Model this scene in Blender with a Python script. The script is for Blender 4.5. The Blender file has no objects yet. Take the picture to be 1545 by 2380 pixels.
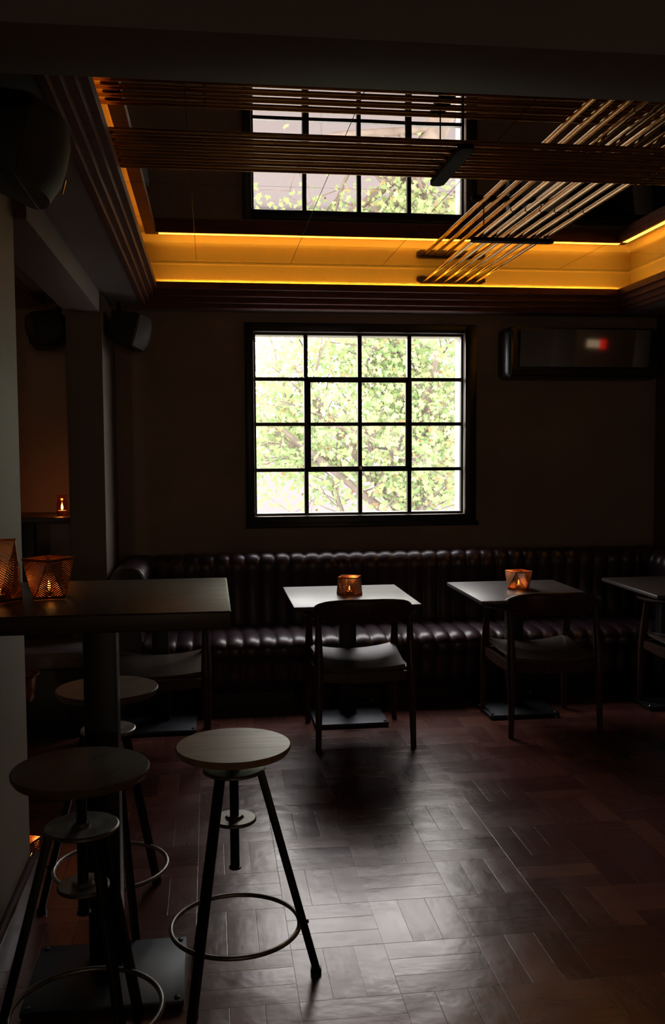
import bpy, bmesh, math, random
from mathutils import Vector, Matrix
random.seed(7)
PI = math.pi
sc = bpy.context.scene
COL = sc.collection

# ------------------------------------------------------------------ camera, sky, exposure
EYE = 1.675
cam_d = bpy.data.cameras.new('camera')
cam = bpy.data.objects.new('camera', cam_d); COL.objects.link(cam)
YAW, PITCH, ROLL = 0.128874, 0.0640552, 0.00581442
f = Vector((math.sin(YAW)*math.cos(PITCH), math.cos(YAW)*math.cos(PITCH), -math.sin(PITCH)))
r = Vector((math.cos(YAW), -math.sin(YAW), 0))
d = f.cross(r)
r2 = r*math.cos(ROLL)+d*math.sin(ROLL); d2 = -r*math.sin(ROLL)+d*math.cos(ROLL)
M = Matrix(((r2.x, -d2.x, -f.x), (r2.y, -d2.y, -f.y), (r2.z, -d2.z, -f.z))).to_4x4()
M.translation = (0, 0, EYE)
cam.matrix_world = M
cam_d.sensor_fit = 'VERTICAL'; cam_d.sensor_height = 24.0
cam_d.lens = 2193.937/2380*24.0
cam_d.clip_start = 0.05; cam_d.clip_end = 300
sc.camera = cam

SKY = 10.0
world = bpy.data.worlds.new('overcast_sky'); sc.world = world; world.use_nodes = True
wn = world.node_tree.nodes; wl = world.node_tree.links
bg = wn['Background']
tc = wn.new('ShaderNodeTexCoord'); sx = wn.new('ShaderNodeSeparateXYZ')
mr = wn.new('ShaderNodeMapRange'); mr.inputs[1].default_value = -0.1; mr.inputs[2].default_value = 0.9
mx = wn.new('ShaderNodeMix'); mx.data_type = 'RGBA'
mx.inputs[6].default_value = (1.0, 0.925, 0.935, 1); mx.inputs[7].default_value = (0.99, 0.93, 0.96, 1)
wl.new(tc.outputs['Generated'], sx.inputs[0]); wl.new(sx.outputs[2], mr.inputs[0])
wl.new(mr.outputs[0], mx.inputs[0]); wl.new(mx.outputs[2], bg.inputs[0])
bg.inputs[1].default_value = SKY

# daylight portal at the window (guides the sky's own light, adds none)
pl = bpy.data.lights.new('window_portal', 'AREA'); pl.shape = 'RECTANGLE'; pl.size = 1.62; pl.size_y = 1.40
po = bpy.data.objects.new('window_portal', pl); COL.objects.link(po)
po.location = (1.12, 7.16, 1.87); po.rotation_euler = (-PI/2, 0, 0)
pl.cycles.is_portal = True

vs = sc.view_settings
vs.view_transform = 'Standard'; vs.look = 'None'; vs.exposure = 0.0; vs.gamma = 1.0; vs.use_curve_mapping = False
LED = 200.0; LEDFILL = 9.0
sc.cycles.max_bounces = 10; sc.cycles.diffuse_bounces = 5; sc.cycles.glossy_bounces = 6
sc.cycles.transparent_max_bounces = 16; sc.cycles.transmission_bounces = 6
sc.cycles.sample_clamp_indirect = 6.0
sc.cycles.use_denoising = True
sc.cycles.caustics_reflective = False; sc.cycles.caustics_refractive = False

# ------------------------------------------------------------------ materials
def newmat(name):
    m = bpy.data.materials.new(name); m.use_nodes = True
    n = m.node_tree.nodes; return m, n, m.node_tree.links, n['Principled BSDF']
def setp(b, **k):
    for a, v in k.items():
        a = {'base': 'Base Color', 'rough': 'Roughness', 'metal': 'Metallic', 'coat': 'Coat Weight',
             'coatr': 'Coat Roughness', 'spec': 'Specular IOR Level', 'trans': 'Transmission Weight'}[a]
        b.inputs[a].default_value = (*v, 1) if isinstance(v, tuple) else v
def simple(name, base, rough=.5, metal=0, spec=.5, var=.15, scale=6, bump=0.0, bscale=60, coat=0, stretch=(1, 1, 1)):
    """base colour with soft procedural variation and optional bump"""
    m, n, l, b = newmat(name); setp(b, base=base, rough=rough, metal=metal, spec=spec, coat=coat)
    t = n.new('ShaderNodeTexCoord'); mp = n.new('ShaderNodeMapping'); mp.inputs['Scale'].default_value = stretch
    l.new(t.outputs['Object'], mp.inputs[0])
    nz = n.new('ShaderNodeTexNoise'); nz.inputs['Scale'].default_value = scale; nz.inputs['Detail'].default_value = 5
    l.new(mp.outputs[0], nz.inputs['Vector'])
    cr = n.new('ShaderNodeMapRange'); cr.inputs[1].default_value = .3; cr.inputs[2].default_value = .7
    cr.inputs[3].default_value = 1-var; cr.inputs[4].default_value = 1+var
    l.new(nz.outputs[0], cr.inputs[0])
    mu = n.new('ShaderNodeVectorMath'); mu.operation = 'SCALE'; mu.inputs[0].default_value = base
    l.new(cr.outputs[0], mu.inputs['Scale']); l.new(mu.outputs[0], b.inputs['Base Color'])
    rr = n.new('ShaderNodeMapRange'); rr.inputs[3].default_value = max(0.02, rough*(1-var*.6)); rr.inputs[4].default_value = min(1, rough*(1+var*.6))
    l.new(nz.outputs[0], rr.inputs[0]); l.new(rr.outputs[0], b.inputs['Roughness'])
    if bump:
        n2 = n.new('ShaderNodeTexNoise'); n2.inputs['Scale'].default_value = bscale; n2.inputs['Detail'].default_value = 6
        l.new(mp.outputs[0], n2.inputs['Vector'])
        bp = n.new('ShaderNodeBump'); bp.inputs['Strength'].default_value = .5; bp.inputs['Distance'].default_value = bump
        l.new(n2.outputs[0], bp.inputs['Height']); l.new(bp.outputs[0], b.inputs['Normal'])
    return m
def woodmat(name, c1, c2, rough, axis=0, scale=5, coat=0, bump=.0006, spec=.5):
    m, n, l, b = newmat(name); setp(b, rough=rough, coat=coat, coatr=rough*.8, spec=spec)
    t = n.new('ShaderNodeTexCoord'); mp = n.new('ShaderNodeMapping')
    s = [6, 6, 6]; s[axis] = .7; mp.inputs['Scale'].default_value = s
    l.new(t.outputs['Object'], mp.inputs[0])
    nz = n.new('ShaderNodeTexNoise'); nz.inputs['Scale'].default_value = scale; nz.inputs['Detail'].default_value = 9
    nz.inputs['Roughness'].default_value = .65; nz.inputs['Distortion'].default_value = 1.6
    l.new(mp.outputs[0], nz.inputs['Vector'])
    cr = n.new('ShaderNodeValToRGB'); e = cr.color_ramp.elements
    e[0].position = .36; e[0].color = (*c1, 1); e[1].position = .64; e[1].color = (*c2, 1)
    l.new(nz.outputs[0], cr.inputs[0]); l.new(cr.outputs[0], b.inputs['Base Color'])
    rr = n.new('ShaderNodeMapRange'); rr.inputs[3].default_value = rough*1.2; rr.inputs[4].default_value = rough*.8
    l.new(nz.outputs[0], rr.inputs[0]); l.new(rr.outputs[0], b.inputs['Roughness'])
    bp = n.new('ShaderNodeBump'); bp.inputs['Strength'].default_value = .6; bp.inputs['Distance'].default_value = bump
    l.new(nz.outputs[0], bp.inputs['Height']); l.new(bp.outputs[0], b.inputs['Normal'])
    return m
def emit(name, col, s):
    m = bpy.data.materials.new(name); m.use_nodes = True; n = m.node_tree.nodes; l = m.node_tree.links
    n.clear(); e = n.new('ShaderNodeEmission'); o = n.new('ShaderNodeOutputMaterial')
    e.inputs[0].default_value = (*col, 1); e.inputs[1].default_value = s; l.new(e.outputs[0], o.inputs[0]); return m

m_plaster = simple('brown plaster', (.52, .405, .32), .85, var=.12, scale=2.5, bump=.002, bscale=40)
m_pillar = simple('stone coloured paint', (.235, .18, .132), .6, var=.10, scale=2, bump=.001, bscale=50)
m_soffit = simple('grey ceiling paint', (.36, .325, .315), .7, var=.06, scale=2)
m_crown = woodmat('reddish brown stained cornice wood', (.17, .055, .030), (.24, .085, .048), .55, 0, 4)
m_cove = simple('gold painted cove', (.62, .50, .34), .5, var=.05, scale=2.5)
m_reveal = simple('cream exterior render', (.80, .76, .66), .8, var=.05)
m_black = simple('black window steel', (.008, .008, .009), .35, var=.2)
m_blackpaint = simple('matt black metal', (.006, .006, .007), .45, var=.2, bump=.0004, bscale=120)
m_gunmetal = simple('dark grey steel plate', (.045, .052, .062), .42, metal=.6, var=.15, scale=12)
m_rawsteel = simple('worn steel', (.30, .30, .29), .42, metal=.85, var=.3, scale=25)
m_legsteel = simple('black iron', (.022, .021, .021), .42, metal=.5, var=.2, scale=20)
m_brass = simple('brushed brass', (.66, .45, .21), .15, metal=1, var=.12, scale=8)
m_clamp = simple('bronze clamp', (.030, .018, .012), .75, spec=.15, var=.1)
m_chrome = simple('polished steel', (.7, .7, .7), .15, metal=1, var=.05)
m_copper = simple('copper sheet', (.40, .19, .085), .38, metal=1, var=.2, scale=18)
m_leather = simple('oxblood leather', (.050, .022, .032), .36, spec=.9, var=.2, scale=10, bump=.0006, bscale=160)
m_uphol = simple('grey purple upholstery', (.30, .25, .26), .6, var=.1, bump=.001, bscale=200)
m_skirt = woodmat('varnished skirting wood', (.055, .022, .018), (.09, .035, .028), .25, 1, 4)
m_table = woodmat('dark stained table wood', (.045, .033, .028), (.085, .062, .052), .45, 0, 5, coat=.5, bump=.0012, spec=.7)
m_high = woodmat('dark brown bar table wood', (.040, .027, .018), (.072, .050, .035), .42, 0, 5)
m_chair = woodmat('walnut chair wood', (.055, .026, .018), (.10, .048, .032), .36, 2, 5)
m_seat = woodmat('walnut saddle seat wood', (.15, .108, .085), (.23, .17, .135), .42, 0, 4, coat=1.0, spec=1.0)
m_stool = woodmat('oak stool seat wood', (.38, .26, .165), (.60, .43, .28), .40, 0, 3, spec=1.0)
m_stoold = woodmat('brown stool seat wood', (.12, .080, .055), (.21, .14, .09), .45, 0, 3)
m_spk = simple('black speaker plastic', (.006, .006, .007), .55, var=.1)
m_grille = simple('grey speaker grille cloth', (.06, .057, .045), .65, var=.06, bump=.001, bscale=300)
m_acbody = simple('dark air conditioner plastic', (.03, .028, .028), .3, var=.05)
m_acfront = simple('mirror finish air conditioner panel', (.38, .36, .35), .05, metal=1, var=.02)
m_led = emit('warm led strip', (1.0, .50, .045), LED)
m_leftfill = emit('added dim left cove strip', (1.0, .45, .04), 45)  # weak extra glow, added to brighten the left side of the cove
m_ledfill = emit('warm led diffuser', (1.0, .47, .035), LEDFILL)  # extra emitter, added to lift the upper cove wall
m_flame = emit('candle flame', (1.0, .55, .2), 22)
m_wax = simple('candle wax', (.85, .75, .6), .5, var=.03)
m_signred = emit('sign red', (1.0, .02, .01), .8)
m_signwhite = emit('sign cream', (1.0, .75, .45), .5)
m_bark = simple('plane tree bark', (.17, .14, .115), .9, var=.35, scale=4, bump=.01, bscale=20)
m_street = simple('pale street paving', (.135, .128, .128), .9, var=.08, scale=.3)
m_counter = woodmat('dark bar counter wood', (.03, .015, .01), (.05, .025, .016), .35, 0, 4)

# leaves: diffuse + translucent, yellow green
def leafmat():
    m, n, l, b = newmat('pale green leaves')
    n.remove(b); o = n['Material Output']
    oi = n.new('ShaderNodeNewGeometry'); cr = n.new('ShaderNodeValToRGB'); e = cr.color_ramp.elements
    e[0].color = (.26, .38, .17, 1); e[1].color = (.40, .46, .22, 1)
    x = cr.color_ramp.elements.new(.45); x.color = (.33, .43, .21, 1)
    x = cr.color_ramp.elements.new(.90); x.color = (.40, .47, .22, 1)
    x = cr.color_ramp.elements.new(.955); x.color = (.40, .27, .15, 1)
    l.new(oi.outputs['Random Per Island'], cr.inputs[0])
    df = n.new('ShaderNodeBsdfDiffuse'); tr = n.new('ShaderNodeBsdfTranslucent'); ad = n.new('ShaderNodeMixShader'); ad.inputs[0].default_value = .5
    l.new(cr.outputs[0], df.inputs[0]); l.new(cr.outputs[0], tr.inputs[0])
    l.new(df.outputs[0], ad.inputs[1]); l.new(tr.outputs[0], ad.inputs[2]); l.new(ad.outputs[0], o.inputs[0])
    return m
m_leaf = leafmat()
m_seedball = simple('brown seed ball', (.16, .085, .05), .9, var=.2)

def glassmat(name, tint=(1, 1, 1), gl=.05):
    m, n, l, b = newmat(name); n.remove(b); o = n['Material Output']
    t = n.new('ShaderNodeBsdfTransparent'); t.inputs[0].default_value = (*tint, 1)
    g = n.new('ShaderNodeBsdfGlossy'); g.inputs['Roughness'].default_value = .02
    lw = n.new('ShaderNodeLayerWeight'); pw = n.new('ShaderNodeMath'); pw.operation = 'POWER'; pw.inputs[1].default_value = 5
    l.new(lw.outputs['Facing'], pw.inputs[0]); fr = n.new('ShaderNodeMath'); fr.operation = 'MULTIPLY_ADD'; fr.inputs[1].default_value = .6; fr.inputs[2].default_value = .03
    l.new(pw.outputs[0], fr.inputs[0])
    mxs = n.new('ShaderNodeMixShader'); l.new(fr.outputs[0], mxs.inputs[0]); l.new(t.outputs[0], mxs.inputs[1]); l.new(g.outputs[0], mxs.inputs[2])
    l.new(mxs.outputs[0], o.inputs[0]); return m
m_glass = glassmat('clear window glass', (.97, .98, .97))
m_amber = glassmat('amber votive glass', (1.0, .72, .42))

# smoked mirror ceiling
m_mirror, n_, l_, b_ = newmat('smoked mirror glass'); setp(b_, base=(.80, .74, .68), metal=1.0, rough=.0)
nz = n_.new('ShaderNodeTexNoise'); nz.inputs['Scale'].default_value = 1.2
tcm = n_.new('ShaderNodeTexCoord'); l_.new(tcm.outputs['Object'], nz.inputs['Vector'])
bpm = n_.new('ShaderNodeBump'); bpm.inputs['Distance'].default_value = .0015; bpm.inputs['Strength'].default_value = .4
l_.new(nz.outputs[0], bpm.inputs['Height']); l_.new(bpm.outputs[0], b_.inputs['Normal'])

# basket-weave parquet
def parquet():
    m, n, l, b = newmat('basket weave parquet'); setp(b, rough=.3, spec=.85); b.inputs['Specular Tint'].default_value = (1, .93, .91, 1)
    t = n.new('ShaderNodeTexCoord'); s = n.new('ShaderNodeSeparateXYZ'); l.new(t.outputs['Object'], s.inputs[0])
    def ma(op, a, bb=None, c=None):
        x = n.new('ShaderNodeMath'); x.operation = op
        for i, v in enumerate((a, bb, c)):
            if v is None: continue
            if isinstance(v, (int, float)): x.inputs[i].default_value = v
            else: l.new(v, x.inputs[i])
        return x.outputs[0]
    u = ma('DIVIDE', ma('SUBTRACT', s.outputs[0], .248), .3165); v = ma('DIVIDE', ma('SUBTRACT', s.outputs[1], 3.372), .3025)
    iu = ma('FLOOR', u); iv = ma('FLOOR', v); fu = ma('FRACT', u); fv = ma('FRACT', v)
    par = ma('FLOORED_MODULO', ma('ADD', iu, iv), 2)           # 0: vertical strips
    def mixf(a, bb):   # par==0 -> a ; 1 -> bb
        x = n.new('ShaderNodeMix'); x.data_type = 'FLOAT'; l.new(par, x.inputs[0]); l.new(a, x.inputs[2]); l.new(bb, x.inputs[3]); return x.outputs[0]
    across = mixf(fu, fv); along = mixf(fv, fu)
    q = ma('MULTIPLY', across, 3); iq = ma('FLOOR', q); fq = ma('FRACT', q)
    edge = ma('MINIMUM', ma('DIVIDE', ma('MINIMUM', fq, ma('SUBTRACT', 1, fq)), 3), ma('MINIMUM', along, ma('SUBTRACT', 1, along)))
    gap = n.new('ShaderNodeMapRange'); gap.inputs[1].default_value = .001; gap.inputs[2].default_value = .005; l.new(edge, gap.inputs[0])
    cv = n.new('ShaderNodeCombineXYZ'); l.new(iu, cv.inputs[0]); l.new(iv, cv.inputs[1]); l.new(iq, cv.inputs[2])
    wn_ = n.new('ShaderNodeTexWhiteNoise'); wn_.noise_dimensions = '3D'; l.new(cv.outputs[0], wn_.inputs['Vector'])
    gv = n.new('ShaderNodeCombineXYZ')
    l.new(ma('MULTIPLY', across, 9), gv.inputs[0]); l.new(ma('MULTIPLY', along, .9), gv.inputs[1]); l.new(ma('MULTIPLY', wn_.outputs[0], 50), gv.inputs[2])
    g = n.new('ShaderNodeTexNoise'); g.inputs['Scale'].default_value = 2.2; g.inputs['Detail'].default_value = 7; l.new(gv.outputs[0], g.inputs['Vector'])
    cr = n.new('ShaderNodeValToRGB'); e = cr.color_ramp.elements
    e[0].color = (.105, .034, .026, 1); e[1].color = (.27, .088, .048, 1)
    x = cr.color_ramp.elements.new(.55); x.color = (.165, .053, .038, 1)
    l.new(ma('ADD', ma('MULTIPLY', wn_.outputs[0], .6), ma('MULTIPLY', g.outputs[0], .4)), cr.inputs[0])
    mg = n.new('ShaderNodeMix'); mg.data_type = 'RGBA'; mg.inputs[6].default_value = (.03, .014, .010, 1)
    l.new(gap.outputs[0], mg.inputs[0]); l.new(cr.outputs[0], mg.inputs[7]); l.new(mg.outputs[2], b.inputs['Base Color'])
    # wear in roughness
    w = n.new('ShaderNodeTexNoise'); w.inputs['Scale'].default_value = 2.3; w.inputs['Detail'].default_value = 8; l.new(t.outputs['Object'], w.inputs['Vector'])
    rr = n.new('ShaderNodeMapRange'); rr.inputs[1].default_value = .3; rr.inputs[2].default_value = .7; rr.inputs[3].default_value = .21; rr.inputs[4].default_value = .33
    l.new(ma('ADD', ma('ADD', ma('MULTIPLY', w.outputs[0], .6), ma('MULTIPLY', g.outputs[0], .25)), ma('MULTIPLY', wn_.outputs[0], .15)), rr.inputs[0]); l.new(rr.outputs[0], b.inputs['Roughness'])
    # height: each block of wood cupped and slightly tilted, scratched by use
    tilt = ma('MULTIPLY', ma('SUBTRACT', wn_.outputs[0], .5), ma('SUBTRACT', fq, .5))
    cup = ma('MULTIPLY', ma('MULTIPLY', fq, ma('SUBTRACT', 1, fq)), .7)
    lt = ma('MULTIPLY', ma('SUBTRACT', wn_.outputs[0], .45), ma('SUBTRACT', along, .5))
    und = n.new('ShaderNodeTexNoise'); und.inputs['Scale'].default_value = 5; und.inputs['Detail'].default_value = 4; l.new(t.outputs['Object'], und.inputs['Vector'])
    h = ma('ADD', ma('ADD', ma('ADD', tilt, cup), ma('MULTIPLY', lt, .9)), ma('ADD', ma('MULTIPLY', gap.outputs[0], .2), ma('ADD', ma('MULTIPLY', g.outputs[0], .16), ma('MULTIPLY', und.outputs[0], 4.2))))
    bp = n.new('ShaderNodeBump'); bp.inputs['Strength'].default_value = 1; bp.inputs['Distance'].default_value = .0009
    l.new(h, bp.inputs['Height']); l.new(bp.outputs[0], b.inputs['Normal'])
    return m
m_floor = parquet()

# pale facade with faint horizontal joints
def facade():
    m, n, l, b = newmat('pale pink rendered facade'); setp(b, rough=.9)
    t = n.new('ShaderNodeTexCoord'); br = n.new('ShaderNodeTexBrick'); br.inputs['Scale'].default_value = .5
    mp = n.new('ShaderNodeMapping'); mp.inputs['Rotation'].default_value = (PI/2, 0, 0); l.new(t.outputs['Object'], mp.inputs[0]); l.new(mp.outputs[0], br.inputs['Vector'])
    br.inputs['Color1'].default_value = (.175, .158, .160, 1); br.inputs['Color2'].default_value = (.168, .154, .155, 1); br.inputs['Mortar'].default_value = (.13, .118, .118, 1)
    br.inputs['Mortar Size'].default_value = .008; br.inputs['Brick Width'].default_value = 3.0; br.inputs['Row Height'].default_value = .8
    l.new(br.outputs[0], b.inputs['Base Color']); return m
m_facade = facade()

# ------------------------------------------------------------------ mesh helpers
class MB:
    def __init__(s): s.v = []; s.f = []
    def add(s, vs, fs):
        o = len(s.v); s.v += [tuple(p) for p in vs]; s.f += [tuple(i+o for i in q) for q in fs]; return s
    def box(s, x0, x1, y0, y1, z0, z1, M=None):
        vs = [Vector((x, y, z)) for x in (x0, x1) for y in (y0, y1) for z in (z0, z1)]
        if M: vs = [M @ p for p in vs]
        return s.add(vs, [(0, 1, 3, 2), (4, 6, 7, 5), (0, 4, 5, 1), (2, 3, 7, 6), (0, 2, 6, 4), (1, 5, 7, 3)])
    def loft(s, rings, caps=True, closed=True, loop=False):
        n = len(rings[0]); vs = [p for r_ in rings for p in r_]; fs = []
        R = len(rings)
        for i in range(R if loop else R-1):
            j = (i+1) % R
            for k in range(n if closed else n-1):
                k2 = (k+1) % n; fs.append((i*n+k, i*n+k2, j*n+k2, j*n+k))
        if caps and not loop and closed: fs += [tuple(range(n-1, -1, -1)), tuple((R-1)*n+k for k in range(n))]
        return s.add(vs, fs)
    def tube(s, pts, rad, n=12, loop=False, caps=True):
        pts = [Vector(p) for p in pts]; R = len(pts); rings = []
        up = None
        for i, p in enumerate(pts):
            if loop: t = pts[(i+1) % R]-pts[i-1]
            else: t = pts[min(i+1, R-1)]-pts[max(i-1, 0)]
            t.normalize()
            if up is None:
                up = Vector((0, 0, 1)) if abs(t.z) < .9 else Vector((1, 0, 0))
            a = up-t*up.dot(t); a.normalize(); up = a; bb = t.cross(a)
            q = rad[i] if isinstance(rad, (list, tuple)) else rad
            rings.append([p+a*q*math.cos(2*PI*k/n)+bb*q*math.sin(2*PI*k/n) for k in range(n)])
        return s.loft(rings, caps=caps, loop=loop)
    def bar(s, p0, p1, w, h=None, up=(0, 0, 1)):
        h = h or w; p0 = Vector(p0); p1 = Vector(p1); t = (p1-p0).normalized(); u = Vector(up)
        if abs(t.dot(u)) > .98: u = Vector((1, 0, 0))
        a = (u-t*u.dot(t)).normalized(); b = t.cross(a)
        return s.loft([[p+a*h*i/2+b*w*j/2 for i, j in ((-1, -1), (1, -1), (1, 1), (-1, 1))] for p in (p0, p1)])
    def lathe(s, prof, n=40, c=(0, 0, 0)):
        c = Vector(c); rings = [[c+Vector((r_*math.cos(2*PI*k/n), r_*math.sin(2*PI*k/n), z)) for k in range(n)] for r_, z in prof]
        return s.loft(rings)
    def ball(s, c, q, n=8):
        prof = [(max(1e-4, q*math.sin(PI*i/n)), -q*math.cos(PI*i/n)) for i in range(n+1)]
        return s.lathe(prof, n*2, c)
    def build(s, name, mat, parent=None, bevel=0, seg=2, ang=35, loc=None):
        me = bpy.data.meshes.new(name); me.from_pydata(s.v, [], s.f); me.update()
        bm = bmesh.new(); bm.from_mesh(me); bmesh.ops.recalc_face_normals(bm, faces=bm.faces)
        if bevel: bmesh.ops.bevel(bm, geom=[e for e in bm.edges if len(e.link_faces) == 2 and e.calc_face_angle(0) > .5], offset=bevel, segments=seg, affect='EDGES', profile=.5)
        bm.to_mesh(me); bm.free()
        me.materials.append(mat)
        for p in me.polygons: p.use_smooth = True
        me.set_sharp_from_angle(angle=math.radians(ang))
        o = bpy.data.objects.new(name, me); COL.objects.link(o)
        if parent: o.parent = parent
        if loc: o.location = loc
        return o
def thing(name, label, cat, loc=(0, 0, 0), rz=0, group=None):
    o = bpy.data.objects.new(name, None); COL.objects.link(o); o.empty_display_size = .1
    o.location = loc; o.rotation_euler = (0, 0, rz); tag(o, label, cat, group); return o
def tag(o, label, cat, group=None):
    o['label'] = label; o['category'] = cat
    if group: o['group'] = group
    return o
def struct(o, label=None):
    o['kind'] = 'structure'
    if label: o['label'] = label
    return o
def kids(o): return [c for c in bpy.data.objects if c.parent == o]
def copy_tree(o, parent=None):
    c = o.copy(); COL.objects.link(c); c.parent = parent
    for ch in kids(o): copy_tree(ch, c)
    return c
def dup(o, label, loc, rz=0, group=None):
    c = copy_tree(o); c.location = loc; c.rotation_euler = (0, 0, rz); c['label'] = label
    if group: c['group'] = group
    return c

# ------------------------------------------------------------------ the room
WY = 6.95                       # back wall plane
SOF = 2.685                     # dropped ceiling
MIR = 2.981                     # mirror plane
WX0, WX1, WZ0, WZ1 = .325, 1.905, 1.20, 2.548     # window opening
XL, XR, YB = -3.6, 6.2, -7.0

struct(MB().box(XL-.1, XR+.1, YB-.1, WY+.2, -.12, 0).build('floor', m_floor), 'dark red brown basket-weave parquet floor')
w = MB(); T = WY+.21
w.box(XL, WX0, WY, T, 0, 3.3); w.box(WX1, XR, WY, T, 0, 3.3); w.box(WX0, WX1, WY, T, 0, WZ0); w.box(WX0, WX1, WY, T, WZ1, 3.3)
struct(w.build('wall_back', m_plaster), 'dark brown plaster wall around the window')
struct(MB().box(XL-.15, XL, YB, T, 0, 3.3).build('wall_far_left', m_plaster))
struct(MB().box(XR, XR+.15, YB, T, 0, 3.3).build('wall_far_right', m_plaster))
struct(MB().box(XL, XR, YB-.15, YB, 0, 3.3).build('wall_front', m_plaster))
# exterior render lining of the window reveal
rv = MB(); e = .012
rv.box(WX0, WX0+e, WY+.075, T+.02, WZ0, WZ1); rv.box(WX1-e, WX1, WY+.075, T+.02, WZ0, WZ1)
rv.box(WX0+e, WX1-e, WY+.075, T+.02, WZ0, WZ0+e); rv.box(WX0+e, WX1-e, WY+.075, T+.02, WZ1-e, WZ1)
struct(rv.build('trim_window_reveal', m_reveal), 'cream outer window reveal')

# pillars and the beams they carry
struct(MB().box(-.885, -.66, 6.14, WY, 0, SOF).build('wall_left_pillar', m_pillar, bevel=.006), 'plastered pillar between the two rooms')
struct(MB().box(-.96, -.72, YB, 3.74, 0, SOF).build('wall_left', m_pillar, bevel=.006), 'pale wall end in the left foreground')
struct(MB().box(3.42, 3.66, 6.14, WY, 0, SOF).build('wall_right_pillar', m_pillar, bevel=.006))
struct(MB().box(3.42, 3.66, YB, 4.3, 0, SOF).build('wall_right', m_pillar, bevel=.006))
struct(MB().box(-.885, -.672, 3.745, 6.135, 2.556, SOF).build('ceiling_beam_left', m_soffit, bevel=.004), 'plastered beam between pillar and wall end')
struct(MB().box(3.43, 3.65, 4.305, 6.135, 2.556, SOF).build('ceiling_beam_right', m_soffit, bevel=.004))
struct(MB().box(-.715, 3.415, 2.06, 2.335, 2.556, SOF).build('ceiling_beam', m_soffit, bevel=.004), 'wide plastered beam across the ceiling')
# skirting with rounded varnished rail
bs = MB().box(-.72, -.700, YB, 3.76, 0, .085); bs.tube([(-.703, YB, .095), (-.703, 3.765, .095)], .016, 10)
struct(bs.build('baseboard_left', m_skirt), 'varnished skirting with a rounded top rail')

def rect(x0, x1, y0, y1, z): return [Vector((x0, y0, z)), Vector((x1, y0, z)), Vector((x1, y1, z)), Vector((x0, y1, z))]
def lerp4(A, B, t): return [a+(b-a)*t for a, b in zip(A, B)]
def rloft(mb, rings, closed=False):
    rs = [[Vector((a, c, z)), Vector((b, c, z)), Vector((b, dd, z)), Vector((a, dd, z))] for (a, b, c, dd), z in rings]
    return mb.loft(rs, caps=False, loop=closed)

def recess(outer, lip, cove, mir, names, led_sides, seam_x, seam_y):
    """stepped cornice, gold cove, led trough and mirrored top"""
    lev = [(0, SOF-.007), (.22, SOF-.007), (.22, 2.704), (.48, 2.704), (.48, 2.738), (.75, 2.738), (.75, 2.774), (1.0, 2.774)]
    rings = [(lerp4(outer, lip, 0), SOF+.01)]
    rings += [(lerp4(outer, lip, t), z) for t, z in lev]
    def inset(q): return [lip[0]-q, lip[1]+q, lip[2]-q, lip[3]+q]
    rings += [(lip, 2.818), (inset(.070), 2.818), (inset(.070), 2.812), (inset(.012), 2.812), (inset(.012), 2.783), (lerp4(outer, lip, .0), 2.783)]
    cr = MB(); rloft(cr, rings, closed=True)
    struct(cr.build(names[0], m_crown, ang=20), 'stepped reddish brown cornice around the recess')
    cv = MB(); rloft(cv, [(cove, 2.784), (cove, mir+.01)])
    q = .01; big = [cove[0]-q, cove[1]+q, cove[2]-q, cove[3]+q]
    rloft(cv, [(big, mir+.01), (big, 2.785)])
    # top bead of the cove
    bd = [cove[0]+.014, cove[1]-.014, cove[2]+.014, cove[3]-.014]
    rloft(cv, [(cove, mir-.016), (bd, mir-.010), (bd, mir-.001)])
    rloft(cv, [(inset(.013), 2.7845), ([cove[0]-.005, cove[1]+.005, cove[2]-.005, cove[3]+.005], 2.7845)])
    struct(cv.build(names[1], m_cove), 'gold cove lit from below by a hidden strip')
    for sd in led_sides:
        s_ = MB()
        if sd == 'back': s_.box(lip[0]+.02, lip[1]+.02, lip[3]+.016, lip[3]+.024, 2.788, 2.798)
        if sd == 'right': s_.box(lip[1]+.016, lip[1]+.024, lip[2]+.02, lip[3]-.02, 2.788, 2.798)
        if sd == 'left': s_.box(lip[0]-.024, lip[0]-.016, lip[2]+.02, lip[3]-.02, 2.788, 2.798)  # left strip is an addition that lights an otherwise dark trough
        st = tag(s_.build('led_strip', m_leftfill if sd == 'left' else m_led), names[2] % sd, 'light strip')
        if sd == 'left': continue
        s_ = MB()  # added glowing sheet on top of the lip, fills the upper cove
        if sd == 'back': s_.box(lip[0]+.02, lip[1]+.02, lip[3]+.022, lip[3]+.056, 2.8182, 2.8202)
        if sd == 'right': s_.box(lip[1]+.022, lip[1]+.056, lip[2]+.02, lip[3]-.02, 2.8182, 2.8202)
        s_.build('added_fill', m_ledfill, st)
    # mirror panels with dark seams
    xs = [cove[0]-.008]+[x for x in seam_x if cove[0]+.05 < x < cove[1]-.05]+[cove[1]+.008]
    ys = [cove[2]-.008]+[y for y in seam_y if cove[2]+.05 < y < cove[3]-.05]+[cove[3]+.008]
    mm = MB(); g = .0016
    for i in range(len(xs)-1):
        for j in range(len(ys)-1):
            mm.box(xs[i]+g, xs[i+1]-g, ys[j]+g, ys[j+1]-g, mir, mir+.006)
    struct(mm.build(names[3], m_mirror), 'smoked mirror panels on top of the ceiling recess')
    struct(MB().box(cove[0]-.02, cove[1]+.02, cove[2]-.02, cove[3]+.02, mir+.009, mir+.03).build(names[4], m_black))

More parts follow.
